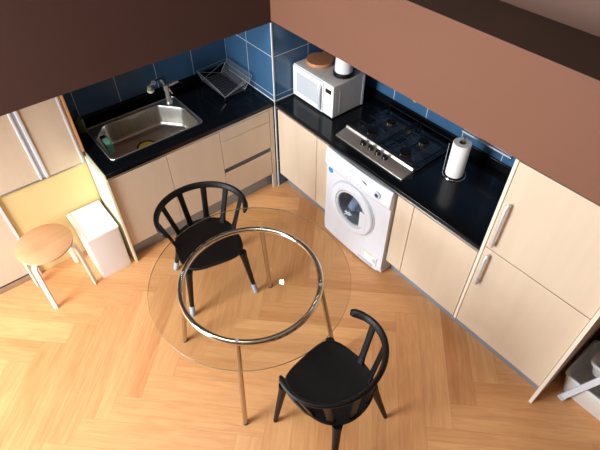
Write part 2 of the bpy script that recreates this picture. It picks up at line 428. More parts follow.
# hob run
def base_x(label, y0, y1, doors, name='base_cabinet', side=None):
    t = thing(name, label, 'cabinet', (-.3, (y0+y1)/2, 0))
    boxo('carcass', (-D+DT+.004, y0+.001, .155), (-.02, y1-.001, .806), MT['carcass'], t)
    for a, b in doors: front(t, 'door', 'x', a, b, .158, .792)
    boxo('grip_profile', (-D+.001, y0+.001, .794), (-D+.02, y1-.001, .808), MT['alu'], t)
    return t
base_x('maple one door cabinet between the pillar and the narrow front', -1.130, -D-.024, [(-1.130, -D-.030)])
base_x('narrow maple cabinet front on the left side of the washing machine', -1.279, -1.130, [(-1.279, -1.130)], 'narrow_cabinet')
base_x('narrow maple cabinet front on the right side of the washing machine', -2.047, -1.912, [(-2.047, -1.912)], 'narrow_cabinet')
base_x('maple one door cabinet next to the tall larder unit', YT+.002, -2.047, [(YT+.002, -2.047)])

# tall unit
tu = thing('larder_unit', 'tall cream larder unit with two handled doors', 'cabinet', (-.3, -2.83, 0))
boxo('carcass', (-D+DT+.006, YE+.002, .155), (-.01, YT-.021, HSB-.004), MT['carcass'], tu)
boxo('side_panel', (-D-.002, YT-.019, .155), (-.004, YT-.001, HSB-.003), MT['edge'], tu, .001)
boxo('side_panel', (-D-.022, YE-.019, 0), (-.006, YE+.001, HSB-.003), MT['edge'], tu, .001)
for z0, z1, hz0, hz1 in [(.868, HSB-.006, .915, 1.215), (.158, .866, .592, .836)]:
    dd = front(tu, 'door', 'x', YE+.002, YT-.020, z0, z1)
    hm = MB(); yy = YT - .062 + 0; x0 = -D
    off = tu.location
    pts = [(x0, yy, hz0+.012), (x0-.028, yy, hz0+.004), (x0-.034, yy, hz0+.02), (x0-.034, yy, hz1-.02), (x0-.028, yy, hz1-.004), (x0, yy, hz1-.012)]
    hm.tube([Vector(p)-off for p in pts], .0105, 10, up=(0, 1, 0), flat=.9)
    hm.build('handle', MT['handle'], dd)

# ------------------------------------------------------------------ closet on the left
cl = thing('closet', 'built in closet with sliding doors, yellow lower panel beside the stool', 'closet', (-2.6, -.15, 0))
boxo('carcass', (-5.0, CY+.03, 0), (XL-.004, -.004, HS-.004), MT['carcass'], cl)
ud = boxo('sliding_door', (-2.262, CY, .765), (-2.036, CY+.022, HS-.005), MT['front'], cl, .001)
boxo('edge_strip', (-2.036, CY-.004, .765), (-2.024, CY+.022, HS-.005), MT['white'], cl, .001)
boxo('edge_strip', (-2.0225, CY+.004, .765), (-2.0105, CY+.022, HS-.005), MT['grey_lt'], cl, .001)
boxo('sliding_door', (-3.2, CY+.006, .765), (-2.318, CY+.026, HS-.005), MT['front'], cl, .001)
pr = boxo('grip_profile', (-2.282, CY-.008, .765), (-2.2625, CY+.022, HS-.005), MT['white'], cl, .003)
boxo('grip_profile', (-2.302, CY+.006, .765), (-2.283, CY+.026, HS-.005), MT['grey_lt'], cl, .001)
boxo('grip_profile', (-2.318, CY-.002, .765), (-2.303, CY+.026, HS-.005), MT['white'], cl, .003)
boxo('rail', (-3.2, CY-.002, .755), (-2.009, CY+.026, .764), MT['alu'], cl, .001)
boxo('corner_post', (-2.0075, CY-.008, H+.002), (-1.9930, CY+.03, HS-.005), MT['orange_wood'], cl, .001)
boxo('lower_panel', (-2.600, CY+.012, .002), (XL-.019, CY+.028, .754), MT['yellow'], cl)
boxo('edge_strip', (-2.618, CY-.004, .002), (-2.601, CY+.028, .754), MT['white'], cl, .001)
boxo('lower_door', (-3.2, CY+.002, .06), (-2.619, CY+.026, .754), MT['front'], cl, .001)
boxo('sliding_track', (-3.2, CY-.004, .002), (-2.619, CY+.028, .05), MT['alu'], cl, .001)

# ------------------------------------------------------------------ sink
def rrect(x0, y0, x1, y1, r, n=8):
    out = []
    for cx, cy, a0 in ((x1-r, y1-r, 0), (x0+r, y1-r, 90), (x0+r, y0+r, 180), (x1-r, y0+r, 270)):
        for i in range(n+1):
            a = radians(a0 + 90*i/n); out.append((cx + r*cos(a), cy + r*sin(a)))
    return out
def round_poly(P, r, n=6):
    out = []; m = len(P)
    for i in range(m):
        p = Vector(P[i]); a = (Vector(P[i-1]) - p); b = (Vector(P[(i+1) % m]) - p)
        ang = a.angle(b); d = min(r / math.tan(ang/2), a.length*.45, b.length*.45)
        A = p + a.normalized()*d; B = p + b.normalized()*d
        for k in range(n+1):
            t = k/n; out.append(tuple((A*(1-t)**2 + p*2*t*(1-t) + B*t*t)))
    return out
def resample(P, c, n):
    """points where rays from c meet polygon P"""
    res = []
    for k in range(n):
        a = 2*pi*k/n; d = Vector((cos(a), sin(a))); best = None
        for i in range(len(P)):
            p = Vector(P[i]) - Vector(c); q = Vector(P[(i+1) % len(P)]) - Vector(c); e = q - p
            den = d.x*e.y - d.y*e.x
            if abs(den) < 1e-12: continue
            t = (p.x*e.y - p.y*e.x)/den; s = (p.x*d.y - p.y*d.x)/den
            if t > 0 and -1e-9 <= s <= 1+1e-9: best = t if best is None else max(best, t)
        res.append((c[0] + d.x*best, c[1] + d.y*best))
    return res
sn = thing('kitchen_sink', 'stainless steel sink with cut corner set in the black worktop', 'sink', (-1.55, -.3, H))
NS = 128; cc = (-1.55, -.31)
outer = resample(rrect(SX0, SY0, SX1, SY1, .03), cc, NS)
inner_p = [(-1.775, -.118), (-1.355, -.118), (-1.222, -.275), (-1.222, -.520), (-1.880, -.520), (-1.880, -.235)]
inner = resample(round_poly(inner_p, .05), cc, NS)
def lp(P, z, s=1.0): return [(cc[0] + (x-cc[0])*s + 1.55, cc[1] + (y-cc[1])*s + .3, z) for x, y in P]
mb = MB(); mb.loops([lp(outer, .0005), lp(outer, .004, .998), lp(outer, .0045, .985), lp(inner, .003, 1.008), lp(inner, .000, 1.0), lp(inner, -.004, .998)], cap0=False, cap1=False)
mb.build('rim', MT['steel'], sn, angle=50)
MB().tube(lp(outer, .0046, .996), .0042, 8, closed=True).build('rim_bead', MT['panel'], sn)
mb = MB(); mb.loops([lp(inner, -.003, .999), lp(inner, -.02, .985), lp(inner, -.12, .955), lp(inner, -.145, .93), lp(inner, -.157, .87), lp(inner, -.161, .55), lp(inner, -.164, .16)], cap0=False)
mb.build('bowl', MT['steel'], sn, angle=60)
mb = MB(); mb.lathe([(.064, -.161), (.072, -.158), (.072, -.151), (.060, -.150), (.058, -.158)], (-1.578+1.55, -.318+.3, 0), 32, cap0=False, cap1=False)
dn = mb.build('drain_ring', MT['black'], sn)
mb = MB(); mb.lathe([(.0585, -.158), (.056, -.152), (.030, -.1515), (.012, -.1505), (.006, -.146)], (-1.578+1.55, -.318+.3, 0), 32)
mb.build('strainer', MT['yellow_mesh'], dn)

# tap
tp = thing('kitchen_tap', 'chrome kitchen tap with filter head at the back of the sink', 'tap', (-1.262, -.150, H+.0045))
MB().lathe([(.026, 0), (.026, .006), (.024, .010), (.021, .02), (.020, .05), (.020, .11), (.025, .115), (.025, .155), (.020, .16)], n=24).build('column', MT['tap'], tp)
MB().tube([(0, 0, .155), (-.002, .002, .19), (-.006, .0, .208), (-.02, -.006, .214), (-.06, -.02, .222), (-.094, -.036, .222)], [.010, .010, .009, .008, .007, .007], 12).build('spout', MT['hose'], tp)
MB().tube([(-.012, .0, .16), (-.028, .012, .195), (-.034, .015, .212)], .0085, 10).build('diverter', MT['tap'], tp)
M_ = Matrix.Translation((-.105, -.042, .222)) @ Matrix.Rotation(radians(65), 4, 'X')
tm = MB(); tm.tube([(.013*cos(2*pi*i/20), .013*sin(2*pi*i/20), 0) for i in range(20)], .0045, 8, closed=True, M=M_); tm.build('swivel_ring', MT['tap'], tp)
fm = MB(); fm.lathe([(.018, .168), (.024, .174), (.025, .186), (.022, .188)], (-.142, -.055, 0), 24)
fh = MB().lathe([(.021, .182), (.022, .186), (.019, .214), (.012, .220)], (-.142, -.055, 0), 24).build('filter_head', MT['filter'], tp)
fm.build('filter_base', MT['ivory'], fh)
MB().tube([(-.105, -.042, .215), (-.125, -.049, .223), (-.142, -.055, .219)], .006, 8).build('filter_neck', MT['tap'], tp)
lv = MB().tube([(.012, 0, .137), (.045, .0, .141), (.095, .006, .140)], [.017, .0165, .0145], 16).build('lever', MT['tap'], tp)
MB().tube([(.092, .006, .138), (.11, .008, .128), (.138, .006, .106)], [.006, .005, .006], 8).build('lever_tip', MT['black'], lv)
MB().tube([(.006, -.018, .13), (.016, -.030, .10), (.022, -.036, .085)], [.004, .004, .005], 8).build('stop_pin', MT['tap'], tp)

# sponge in holder
sp = thing('sponge', 'green sponge clipped inside the left wall of the sink', 'sponge', (-1.842, -.272, H-.058))
M_ = Matrix.Rotation(radians(-5), 4, 'Y') @ Matrix.Rotation(radians(4), 4, 'X')
MB().box((-.004, -.045, -.050), (.040, .040, .056), M=M_).build('pad', MT['green'], sp, .008, 3)
MB().box((-.008, .018, .030), (.030, .044, .066), M=M_).build('clip', MT['black'], sp, .003)

# soap bottle
bt = thing('soap_bottle', 'dark green soap bottle in the corner by the closet', 'bottle', (-1.911, -.085, H))
MB().lathe([(.026, 0), (.030, .004), (.030, .085), (.026, .102), (.012, .112), (.011, .122)], n=28).build('body', MT['bottle'], bt)
pu = MB().lathe([(.013, .120), (.013, .134), (.006, .137), (.006, .155), (.010, .156), (.010, .166)], n=20).build('pump', MT['pump'], bt)
MB().tube([(0, 0, .161), (.0, -.02, .162), (.0, -.036, .156)], [.006, .005, .004], 8).build('nozzle', MT['pump'], pu)

# ------------------------------------------------------------------ dish rack
rk = thing('dish_rack', 'open wire dish rack on the worktop beside the pillar', 'dish rack', (-.825, -.225, H))
X0, X1, Y0, Y1 = -.095, .085, -.165, .165
wm = MB()
zb = .028
R4 = .0028
wm.tube([(X0, Y0, zb), (X1, Y0, zb), (X1, Y1, zb), (X0, Y1, zb)], R4, 8, closed=True)
for i in range(1, 13): 
    x = X0 + (X1-X0)*i/13; wm.tube([(x, Y0, zb), (x, Y1, zb)], .0017, 6)
for i in range(1, 9):
    y = Y0 + (Y1-Y0)*i/9; wm.tube([(X0, y, zb), (X1, y, zb)], .0016, 6)
wm.build('base_grid', MT['wire_dark'], rk)
sm = MB(); xt = .150; zt = .128
sm.tube([(X1, Y0, zb), (xt, Y0-.015, zt), (xt, Y1, zt), (X1, Y1, zb)], R4, 8)
sm.tube([(X1+.012, Y0, zb+.018), (X1+.012, Y1, zb+.018)], .0022, 6)
for i in range(1, 22):
    y = Y0 + (Y1-Y0)*i/22; sm.tube([(X1, y, zb), (xt, y, zt)], .0013, 6)
for i in range(1, 7):
    t = i/7; sm.tube([(X1+(xt-X1)*t, Y0, zb+(zt-zb)*t), (X1+(xt-X1)*t, Y1, zb+(zt-zb)*t)], .0013, 6)
sm.build('side_grid', MT['wire_dark'], rk); MB().tube([(X1+.001, Y0-.001, zb+.002), (xt+.001, Y0-.0165, zt+.001), (xt+.001, Y1+.001, zt+.001), (X1+.001, Y1+.001, zb+.002)], .0030, 8).build('side_frame', MT['wire'], rk)
MB().tube([(X0, Y0-.003, zb+.003), (xt-.02, Y0-.02, zt-.02)], .0024, 8).build('cross_brace', MT['wire'], rk)
sl = MB(); xl = -.128
sl.tube([(X0, Y0, zb), (xl, Y0+.03, .088), (xl, Y1+.0, .118), (X0, Y1, zb)], R4, 8)
sl.tube([(X0-.016, Y0+.01, zb+.03), (X0-.016, Y1, zb+.04)], .0018, 6)
sl.build('side_frame', MT['wire'], rk)
for yy, nm in ((Y1, 'cross_brace'), (Y0, 'cross_brace')):
    bm_ = MB(); bm_.tube([(X0, yy, zb), (xt-.035, yy, zt-.018)], .0018, 6); bm_.tube([(xl+.02, yy, .10 if yy > 0 else .074), (X1, yy, zb)], .0018, 6) if yy > 0 else None
    if yy > 0: bm_.tube([(xl, yy, .118), (xt, yy, zt)], .0014, 6)
    bm_.build(nm, MT['wire'], rk)
for x in (X0, X1):
    for y in (Y0, Y1): MB().lathe([(.006, 0), (.006, zb-.001)], (x, y, 0), 10).build('foot', MT['black'], rk)

# ------------------------------------------------------------------ microwave (face looks to -x)
MH = .262
mw = thing('microwave', 'white microwave oven at the pillar end of the worktop', 'microwave', (-.305, -.872, H))
bx0, bx1, by0, by1 = -.138, .148, -.220, .220
MB().box((bx0, by0, .010), (bx1, by1, MH)).build('body', MT['grey_mw'], mw, .006, 3)
MB().box((bx0-.020, by0, .010), (bx0-.0005, by1, MH)).build('front_frame', MT['white_mw'], mw, .006, 3)
dy0 = by0 + .098
dd = MB().box((bx0-.030, dy0, .016), (bx0-.0205, by1-.004, MH-.006)).build('door', MT['white_mw'], mw, .006, 3)
MB().box((bx0-.0325, dy0+.055, .060), (bx0-.0305, by1-.05, MH-.045)).build('window', MT['grey_lt'], dd, .004)
MB().tube([(bx0-.030, dy0+.022, .035), (bx0-.046, dy0+.018, .06), (bx0-.054, dy0+.016, .13), (bx0-.046, dy0+.018, .20), (bx0-.030, dy0+.022, .232)], .011, 12, flat=.7).build('handle', MT['grey_lt'], dd)
MB().box((bx0-.0215, by0+.020, .192), (bx0-.0195, by0+.080, .222)).build('display', MT['black'], mw)
kp = MB()
for r in range(4):
    for c in range(3): kp.box((bx0-.0215, by0+.022+c*.020, .060+r*.028), (bx0-.0197, by0+.037+c*.020, .078+r*.028))
kp.build('keypad', MT['white'], mw, .002)
MB().lathe([(.003, 0), (.003, .002)], n=12, M=Matrix.Translation((bx0-.0195, by0+.078, .236)) @ Matrix.Rotation(radians(-90), 4, 'Y')).build('indicator', MT['grey_dk'], mw)
MB().box((bx0+.040, by0-.0012, .035), (bx0+.052, by0+.001, .205)).build('side_groove', MT['white'], mw)
sr = MB().box((bx1-.022, by0-.002, .012), (bx1-.002, by0+.001, .252)); sr.build('back_flange', MT['white_mw'], mw, .001)
for x in (bx0+.03, bx1-.03):
    for y in (by0+.03, by1-.03): MB().lathe([(.012, 0), (.012, .0105)], (x, y, 0), 12).build('foot', MT['black'], mw)
ZM = H + MH
tv = MB().lathe([(.096, 0), (.101, .003), (.102, .024), (.099, .029), (.03, .029)], (-.308, -.768, ZM), 48)
tag(tv.build('trivet', MT['cork']), 'round wooden trivet lying on the microwave', 'trivet')
# kettle
kt = thing('electric_kettle', 'white electric kettle with black base standing on the microwave', 'kettle', (-.288, -1.002, ZM))
MB().lathe([(.074, 0), (.076, .004), (.075, .024), (.071, .028)], n=36).build('base', MT['black'], kt)
MB().lathe([(.063, .029), (.065, .034), (.062, .10), (.056, .17), (.053, .200), (.050, .205)], n=36).build('jug', MT['white_mw'], kt)
ld = MB().lathe([(.050, .204), (.048, .212), (.030, .219), (.010, .221)], n=32).build('lid', MT['black'], kt)
MB().lathe([(.010, .219), (.012, .228), (.009, .236)], n=16).build('lid_knob', MT['black'], ld)
A = radians(-48)
hp = [(r*cos(A), r*sin(A), z) for r, z in ((.058, .19), (.085, .196), (.104, .175), (.108, .11), (.098, .05), (.063, .040))]
MB().tube(hp, [.011, .012, .012, .011, .011, .010], 10).build('handle', MT['black'], kt)
MB().tube([(-.048, .02, .185), (-.064, .028, .198), (-.072, .031, .204)], [.018, .012, .006], 10).build('spout', MT['white_mw'], kt)
MB().bar((.0655*cos(A), .0655*sin(A), .036), (.058*cos(A), .058*sin(A), .19), .012, .004, up=(cos(A), sin(A), 0)).build('water_gauge', MT['black'], kt)

# ------------------------------------------------------------------ hob
hb = thing('gas_hob', 'black four burner gas hob with steel knob panel', 'hob', (-.30, -1.555, H))
ya, yb = -.312, .300     # y extent in local
MB().box((-.262, ya, .001), (.255, yb, .014)).build('hob_plate', MT['hobglass'], hb, .003)
pn = MB()
prof = [(-.272, .002), (-.272, .009), (-.268, .012), (-.178, .030), (-.170, .046), (-.164, .046), (-.164, .002)]
pn.loops([[(x, ya - .002, z) for x, z in prof], [(x, yb + .002, z) for x, z in prof]])
ps = pn.build('control_panel', MT['panel'], hb, .001)
for y in (.092, .022, -.045, -.108):
    c = Vector((-.212, y, .0235)); nrm = Matrix.Rotation(radians(-11.3), 4, 'Y')
    M_ = Matrix.Translation(c) @ nrm
    k = MB().lathe([(.021, 0), (.021, .004), (.017, .006), (.015, .022), (.013, .024)], n=24, M=M_).build('knob', MT['knob'], ps)
    MB().box((-.003, -.015, .0235), (.003, .015, .029), M=M_).build('knob_grip', MT['black'], k, .001)
for i, (x, y, r) in enumerate([(-.062, .148, .040), (.118, .140, .034), (-.062, -.155, .040), (.118, -.155, .034)]):
    ty, tx = .118, .078
    oc = [(x+a_*tx, y+b2*ty) for a_, b2 in ((1,.55),(.55,1),(-.55,1),(-1,.55),(-1,-.55),(-.55,-1),(.55,-1),(1,-.55))]
    b_ = MB().loops([[(px_, py_, .0142) for px_, py_ in oc], [(x+(px_-x)*.96, y+(py_-y)*.96, .0158) for px_, py_ in oc], [(x+(px_-x)*.45, y+(py_-y)*.38, .0162) for px_, py_ in oc]]).build('burner', MT['tray'], hb)
    MB().lathe([(r*1.12, .016), (r*1.10, .026), (r*.95, .030)], (x, y, 0), 32).build('burner_ring', MT['brass'], b_)
    MB().lathe([(r*.96, .029), (r*1.0, .033), (r*.98, .043), (r*.86, .045)], (x, y, 0), 32).build('burner_cap', MT['iron'], b_)
    MB().lathe([(.003, .014), (.003, .034)], (x-r*1.15, y+.006, 0), 8).build('igniter', MT['ivory'], b_)
for y0, y1 in ((-.305, -.008), (.000, .294)):
    g = MB(); zt = .052; xa, xb = -.155, .240; ym = (y0+y1)/2
    g.tube([(xa, y0+.006, zt), (xb, y0+.006, zt), (xb, y1-.006, zt), (xa, y1-.006, zt)], .0048, 8, closed=True)
    xm = .032
    g.tube([(xm, y0+.006, zt), (xm, y1-.006, zt)], .0042, 8)
    for cx in (-.062, .118):
        for dx, dy in ((1, 0), (-1, 0), (0, 1), (0, -1)):
            ex = {1: (xm if cx < 0 else xb), -1: (xa if cx < 0 else xm)}.get(dx, cx); ey = {1: y1-.006, -1: y0+.006}.get(dy, ym)
            g.tube([(ex, ey, zt), (cx+dx*.040, ym+dy*.040, zt+.001)], .0042, 8)
    for x in (xa, xb):
        for y in (y0+.010, y1-.010): g.tube([(x, y, zt), (x, y, .0135)], .0045, 8)
    g.build('pan_support', MT['iron'], hb)

# ------------------------------------------------------------------ paper towel
ph = thing('paper_towel_holder', 'chrome wire holder standing under the paper towel roll', 'holder', (-.264, -2.034, H))
hm = MB(); hm.tube([(.073*cos(2*pi*i/40), .073*sin(2*pi*i/40), .004) for i in range(40)], .0035, 8, closed=True)
hm.tube([(-.073, 0, .004), (.073, 0, .004)], .003, 8); hm.build('base_ring', MT['chrome'], ph)
MB().tube([(0, 0, .004), (0, 0, .265), (.004, .0, .276), (.016, 0, .280), (.020, 0, .270), (.010, 0, .260)], .0032, 8).build('centre_rod', MT['chrome'], ph)
aa = radians(128)
MB().tube([(.073*cos(aa), .073*sin(aa), .004), (.076*cos(aa), .076*sin(aa), .225), (.076*cos(aa), .076*sin(aa), .232)], .003, 8).build('side_rod', MT['chrome'], ph)
pt = thing('paper_towel_roll', 'white paper towel roll upright on the worktop beside the hob', 'paper towel', (-.264, -2.034, H+.0085))
MB().lathe([(.021, 0), (.0545, 0), (.055, .004), (.055, .236), (.0535, .239), (.021, .239), (.021, 0)], n=48, cap0=False, cap1=False).build('paper', MT['paper'], pt)
MB().lathe([(.0208, .0), (.0208, .2405), (.0185, .2405), (.0185, 0)], n=32, cap0=False, cap1=False).build('core', MT['card'], pt)

# rail on the tiles
rl = thing('utensil_rail', 'chrome double bar rail fixed to the tiles above the paper roll', 'rail', (0, -2.08, 1.014))
MB().tube([(-.045, -.185, .0), (-.045, .185, .0)], .0065, 10).build('bar', MT['handle'], rl)
MB().tube([(-.068, -.185, .0), (-.068, .185, .0)], .0065, 10).build('bar', MT['handle'], rl)
for y in (-.182, .182):
    m_ = MB(); m_.box((-.074, y-.006, -.008), (-.040, y+.006, .008)).box((-.048, y-.004, -.006), (-.0005, y+.004, .006)); m_.lathe([(.014, 0), (.014, .006)], n=16, M=Matrix.Translation((-.0005, y, 0)) @ Matrix.Rotation(radians(-90), 4, 'Y'))
    m_.build('bracket', MT['chrome'], rl, .001)
MB().tube([(-.045, .165, 0), (-.045, .165, -.055), (-.052, .165, -.066), (-.060, .165, -.058)], .0025, 8).build('hook', MT['chrome'], rl)

# lemon decal on tile
dc = MB()
dc.lathe([(.022, 0), (.021, .0008)], n=20, M=Matrix.Translation((0, -1.437, .995)) @ Matrix.Rotation(radians(-90), 4, 'Y'))
o = dc.build('tile_decal', MT['decal']); tag(o, 'small round yellow decal on the tiles behind the hob', 'decal')
lf = MB().add([(-.0009, -1.455, 1.012), (-.0009, -1.470, 1.022), (-.0009, -1.482, 1.010), (-.0009, -1.466, 1.002), (-.0001, -1.455, 1.012), (-.0001, -1.470, 1.022), (-.0001, -1.482, 1.010), (-.0001, -1.466, 1.002)],
              [(0,1,2,3), (7,6,5,4), (0,4,5,1), (1,5,6,2), (2,6,7,3), (3,7,4,0)])
lf.build('leaf', MT['decal2'], o)

# ------------------------------------------------------------------ washing machine (front looks to -x)
wm_ = thing('washing_machine', 'white front loading washing machine under the gas hob', 'washing machine', (-.352, -1.5915, 0))
wx = -.315      # front plane local  -> world -.665
y0, y1 = -.311, .309; WH = .806
# front with a slight bulge and the door hole: disc grid
def front_x(y, z):      # gentle bulge of the front towards the room
    t = (y/.3)**2
    return wx - .012*(1-t)
cbm = MB(); xb_ = wx+.014; pt_ = .008
cbm.box((xb_, y0, .012), (.305, y0+pt_, WH)).box((xb_, y1-pt_, .012), (.305, y1, WH)).box((xb_, y0, WH-pt_), (.305, y1, WH)).box((xb_, y0, .012), (.305, y1, .02)).box((.297, y0, .012), (.305, y1, WH))
cbm.build('cabinet', MT['white'], wm_, .003, 2)
CZ = .450; CYY = .016; RO = .213; RI = .150
def sq_ring(scale, N=64):
    out = []
    for k in range(N):
        a = 2*pi*k/N; c, s = cos(a), sin(a)
        # rectangle hit
        ty = ((y1-CYY) if c > 0 else (CYY-y0))/max(abs(c), 1e-9); tz = ((.668-CZ) if s > 0 else (CZ-.020))/max(abs(s), 1e-9)
        r = min(ty, tz); out.append((c*r, s*r))
    return out
fr = MB(); sqr = sq_ring(1); N_ = 64
def ring_mix(t, dx=0.0):
    pts = []
    for k in range(N_):
        a = 2*pi*k/N_; cy, cz = RO*cos(a), RO*sin(a)
        y = CYY + cy*(1-t) + sqr[k][0]*t; z = CZ + cz*(1-t) + sqr[k][1]*t
        pts.append((front_x(y, z)+dx, y, z))
    return pts
rings = [[(wx+.016, p[1], p[2]) for p in ring_mix(1)]] + [ring_mix(t) for t in (1, .75, .5, .25, 0)] + [ring_mix(0, .018)]
fr.loops(rings, cap0=False, cap1=False)
fr.build('front_panel', MT['white'], wm_, angle=50)
# control panel bulging further out at the top
cp = MB(); prof = [(.016, .672), (-.010, .672), (-.016, .680), (-.021, .70), (-.015, .795), (-.007, .820), (.004, .822), (.010, .806)]
cp.loops([[(front_x(yy, 0)+px+.0, yy, z) for px, z in prof] for yy in [y0 + (y1-y0)*i/12 for i in range(13)]])
cpo = cp.build('control_panel', MT['white'], wm_, .003, angle=50)
def cpx(z): return -.020 + .007*(z-.70)/.085
dx = lambda y, z: front_x(y, z) + cpx(z)
Ry = Matrix.Rotation(radians(-90), 4, 'Y')
k = MB().lathe([(.026, -.002), (.026, .010), (.022, .014), (.020, .014)], n=28, M=Matrix.Translation((dx(-.205, .745), -.205, .745)) @ Ry).build('program_knob', MT['grey_lt'], cpo)
MB().lathe([(.015, .013), (.013, .0175)], n=24, M=Matrix.Translation((dx(-.205, .745), -.205, .745)) @ Ry).build('knob_face', MT['hose'], k)
MB().lathe([(.034, -.003), (.032, .002)], n=28, M=Matrix.Translation((dx(-.075, .762), -.075, .762)) @ Ry @ Matrix.Diagonal((.38, 1, 1, 1))).build('display', MT['grey_dk'], cpo)
bn = MB()
for i in range(5): bn.lathe([(.007, -.002), (.006, .003)], n=14, M=Matrix.Translation((dx(-.06+.033*i, .715), -.06+.033*i, .715)) @ Ry)
bn.build('button', MT['grey_lt'], cpo)
MB().box((dx(.03, .77)-.002, .01, .75), (dx(.03, .77)+.008, .06, .785)).build('option_key', MT['cyan'], cpo, .002)
MB().box((dx(.22, .785)-.0012, .205, .772), (dx(.22, .785)+.006, .275, .781)).build('name_mark', MT['grey_dk'], cpo)
MB().box((dx(.13, .70)+.004, .075, .684), (dx(.13, .70)+.012, .285, .782)).build('detergent_drawer', MT['white'], cpo, .004)
# door
M_ = Matrix.Translation((wx-.012, CYY, CZ)) @ Ry
dm = MB().lathe([(RO-.004, -.006), (RO-.004, .010), (RO-.012, .020), (RI+.022, .026), (RI+.004, .022), (RI-.002, .006)], n=64, M=M_, cap0=False, cap1=False)
dro = dm.build('door_ring', MT['white'], wm_)
MB().lathe([(RO+.004, -.003), (RO+.004, .002), (RO-.003, .004)], n=64, M=M_, cap0=False, cap1=False).build('door_seam', MT['grey_lt'], wm_)
MB().lathe([(RI-.001, .008), (RI-.004, .016), (RI-.016, .017), (RI-.020, .004)], n=64, M=M_, cap0=False, cap1=False).build('window_bezel', MT['grey_lt'], dro)
MB().lathe([(RI-.014, .010), (RI-.03, .006), (RI-.055, -.02), (.05, -.035), (.01, -.036)], n=48, M=M_, cap0=False).build('door_glass', MT['glass_door'], dro)
MB().box((wx-.040, CYY-RI-.014, CZ-.085), (wx-.030, CYY-RI+.052, CZ+.060)).build('door_grip', MT['white'], dro, .006, 3)
MB().lathe([(RI+.02, -.02), (RI+.022, -.30)], n=48, M=M_, cap0=False).build('drum', MT['drum'], wm_)
for j, mat in enumerate((MT['clothA'], MT['clothB'])):
    lm = MB(); rr = random.Random(j+3); N_l = 24; rgs = []
    cx, cy_, cz_ = (wx+.115, CYY + (.058 if j == 0 else -.060), CZ + (-.060 if j == 0 else -.050))
    ph = [rr.random()*6.3 for _ in range(6)]
    for a_ in range(1, 16):
        th = pi*a_/16; ring = []
        for k in range(N_l):
            f_ = 2*pi*k/N_l
            q_ = 1 + .13*sin(3*f_+ph[0]+2*th) + .10*sin(5*f_-ph[1]+3*th) + .07*sin(9*f_+ph[2])*sin(4*th+ph[3])
            ring.append((cx + .085*q_*sin(th)*cos(f_), cy_ + .046*q_*sin(th)*sin(f_), cz_ + .080*(1+.08*sin(2*f_+ph[4]))*cos(th)))
        rgs.append(ring)
    o = lm.loops(rgs).build('laundry', mat, None, angle=80)
    o.location = wm_.location
    tag(o, ('blue laundry lying on the left' if j == 0 else 'grey laundry lying on the right') + ' inside the washing machine drum', 'laundry')
# stickers
MB().lathe([(.024, -.0012), (.024, .0014)], n=24, M=Matrix.Translation((front_x(.262, .6)-.0002, .262, .640)) @ Ry).build('round_sticker', MT['blueplastic'], wm_)
st = MB().box((front_x(-.185, .2)-.0016, -.268, .065), (front_x(-.25, .2)+.002, -.135, .150)).build('energy_label', MT['white_mw'], wm_)
MB().box((front_x(-.185, .2)-.0022, -.225, .138), (front_x(-.25, .2)+.001, -.135, .148)).build('label_band', MT['lime'], st)
MB().box((front_x(-.185, .2)-.0022, -.265, .088), (front_x(-.25, .2)+.001, -.235, .128)).build('label_patch', MT['grey_lt'], st)
MB().box((front_x(-.1, .2)-.0010, -.23, .034), (front_x(-.23, .2)+.002, -.09, .052)).build('label_strip', MT['cyan'], wm_)
for x in (wx+.05, .26):
    for y in (y0+.05, y1-.05): MB().lathe([(.02, 0), (.02, .0125)], (x, y, 0), 14).build('foot', MT['black'], wm_)

# ------------------------------------------------------------------ table
tb = thing('glass_table', 'round glass dining table on a chrome ring with four legs', 'table', (-1.706, -1.828, 0))
RZ = .722; RR = .385
MB().tube([(RR*cos(2*pi*i/96), RR*sin(2*pi*i/96), RZ) for i in range(96)], .0165, 16, closed=True).build('ring', MT['chrome'], tb)
lq = RR*.7071 - .0
for sx, sy in ((-1, -1), (1, -1), (1, 1), (-1, 1)):
    l = MB().tube([(sx*.352, sy*.352, .004), (sx*lq, sy*lq, RZ-.002)], .0145, 16).build('leg', MT['leg_metal'], tb)
    MB().lathe([(.0165, 0), (.0165, .012), (.014, .014)], (sx*.352, sy*.352, 0), 16).build('leg_cap', MT['grey_dk'], l)
    MB().lathe([(.009, RZ+.0145), (.009, RZ+.019)], (RR*sx*.7071, RR*sy*.7071, 0), 14).build('glass_pad', MT['grey_lt'], tb)
GZ = RZ + .0195; GR = .548
top = MB(); n = 128
top.lathe([(GR, GZ), (GR, GZ+.008)], n=n)
to = top.build('glass_top', MT['glass'], tb)
MB().lathe([(GR+.0002, GZ+.0005), (GR+.0010, GZ+.0012), (GR+.0010, GZ+.0068), (GR+.0002, GZ+.0075)], n=n, cap0=False, cap1=False).build('glass_edge', MT['glass_edge'], to)

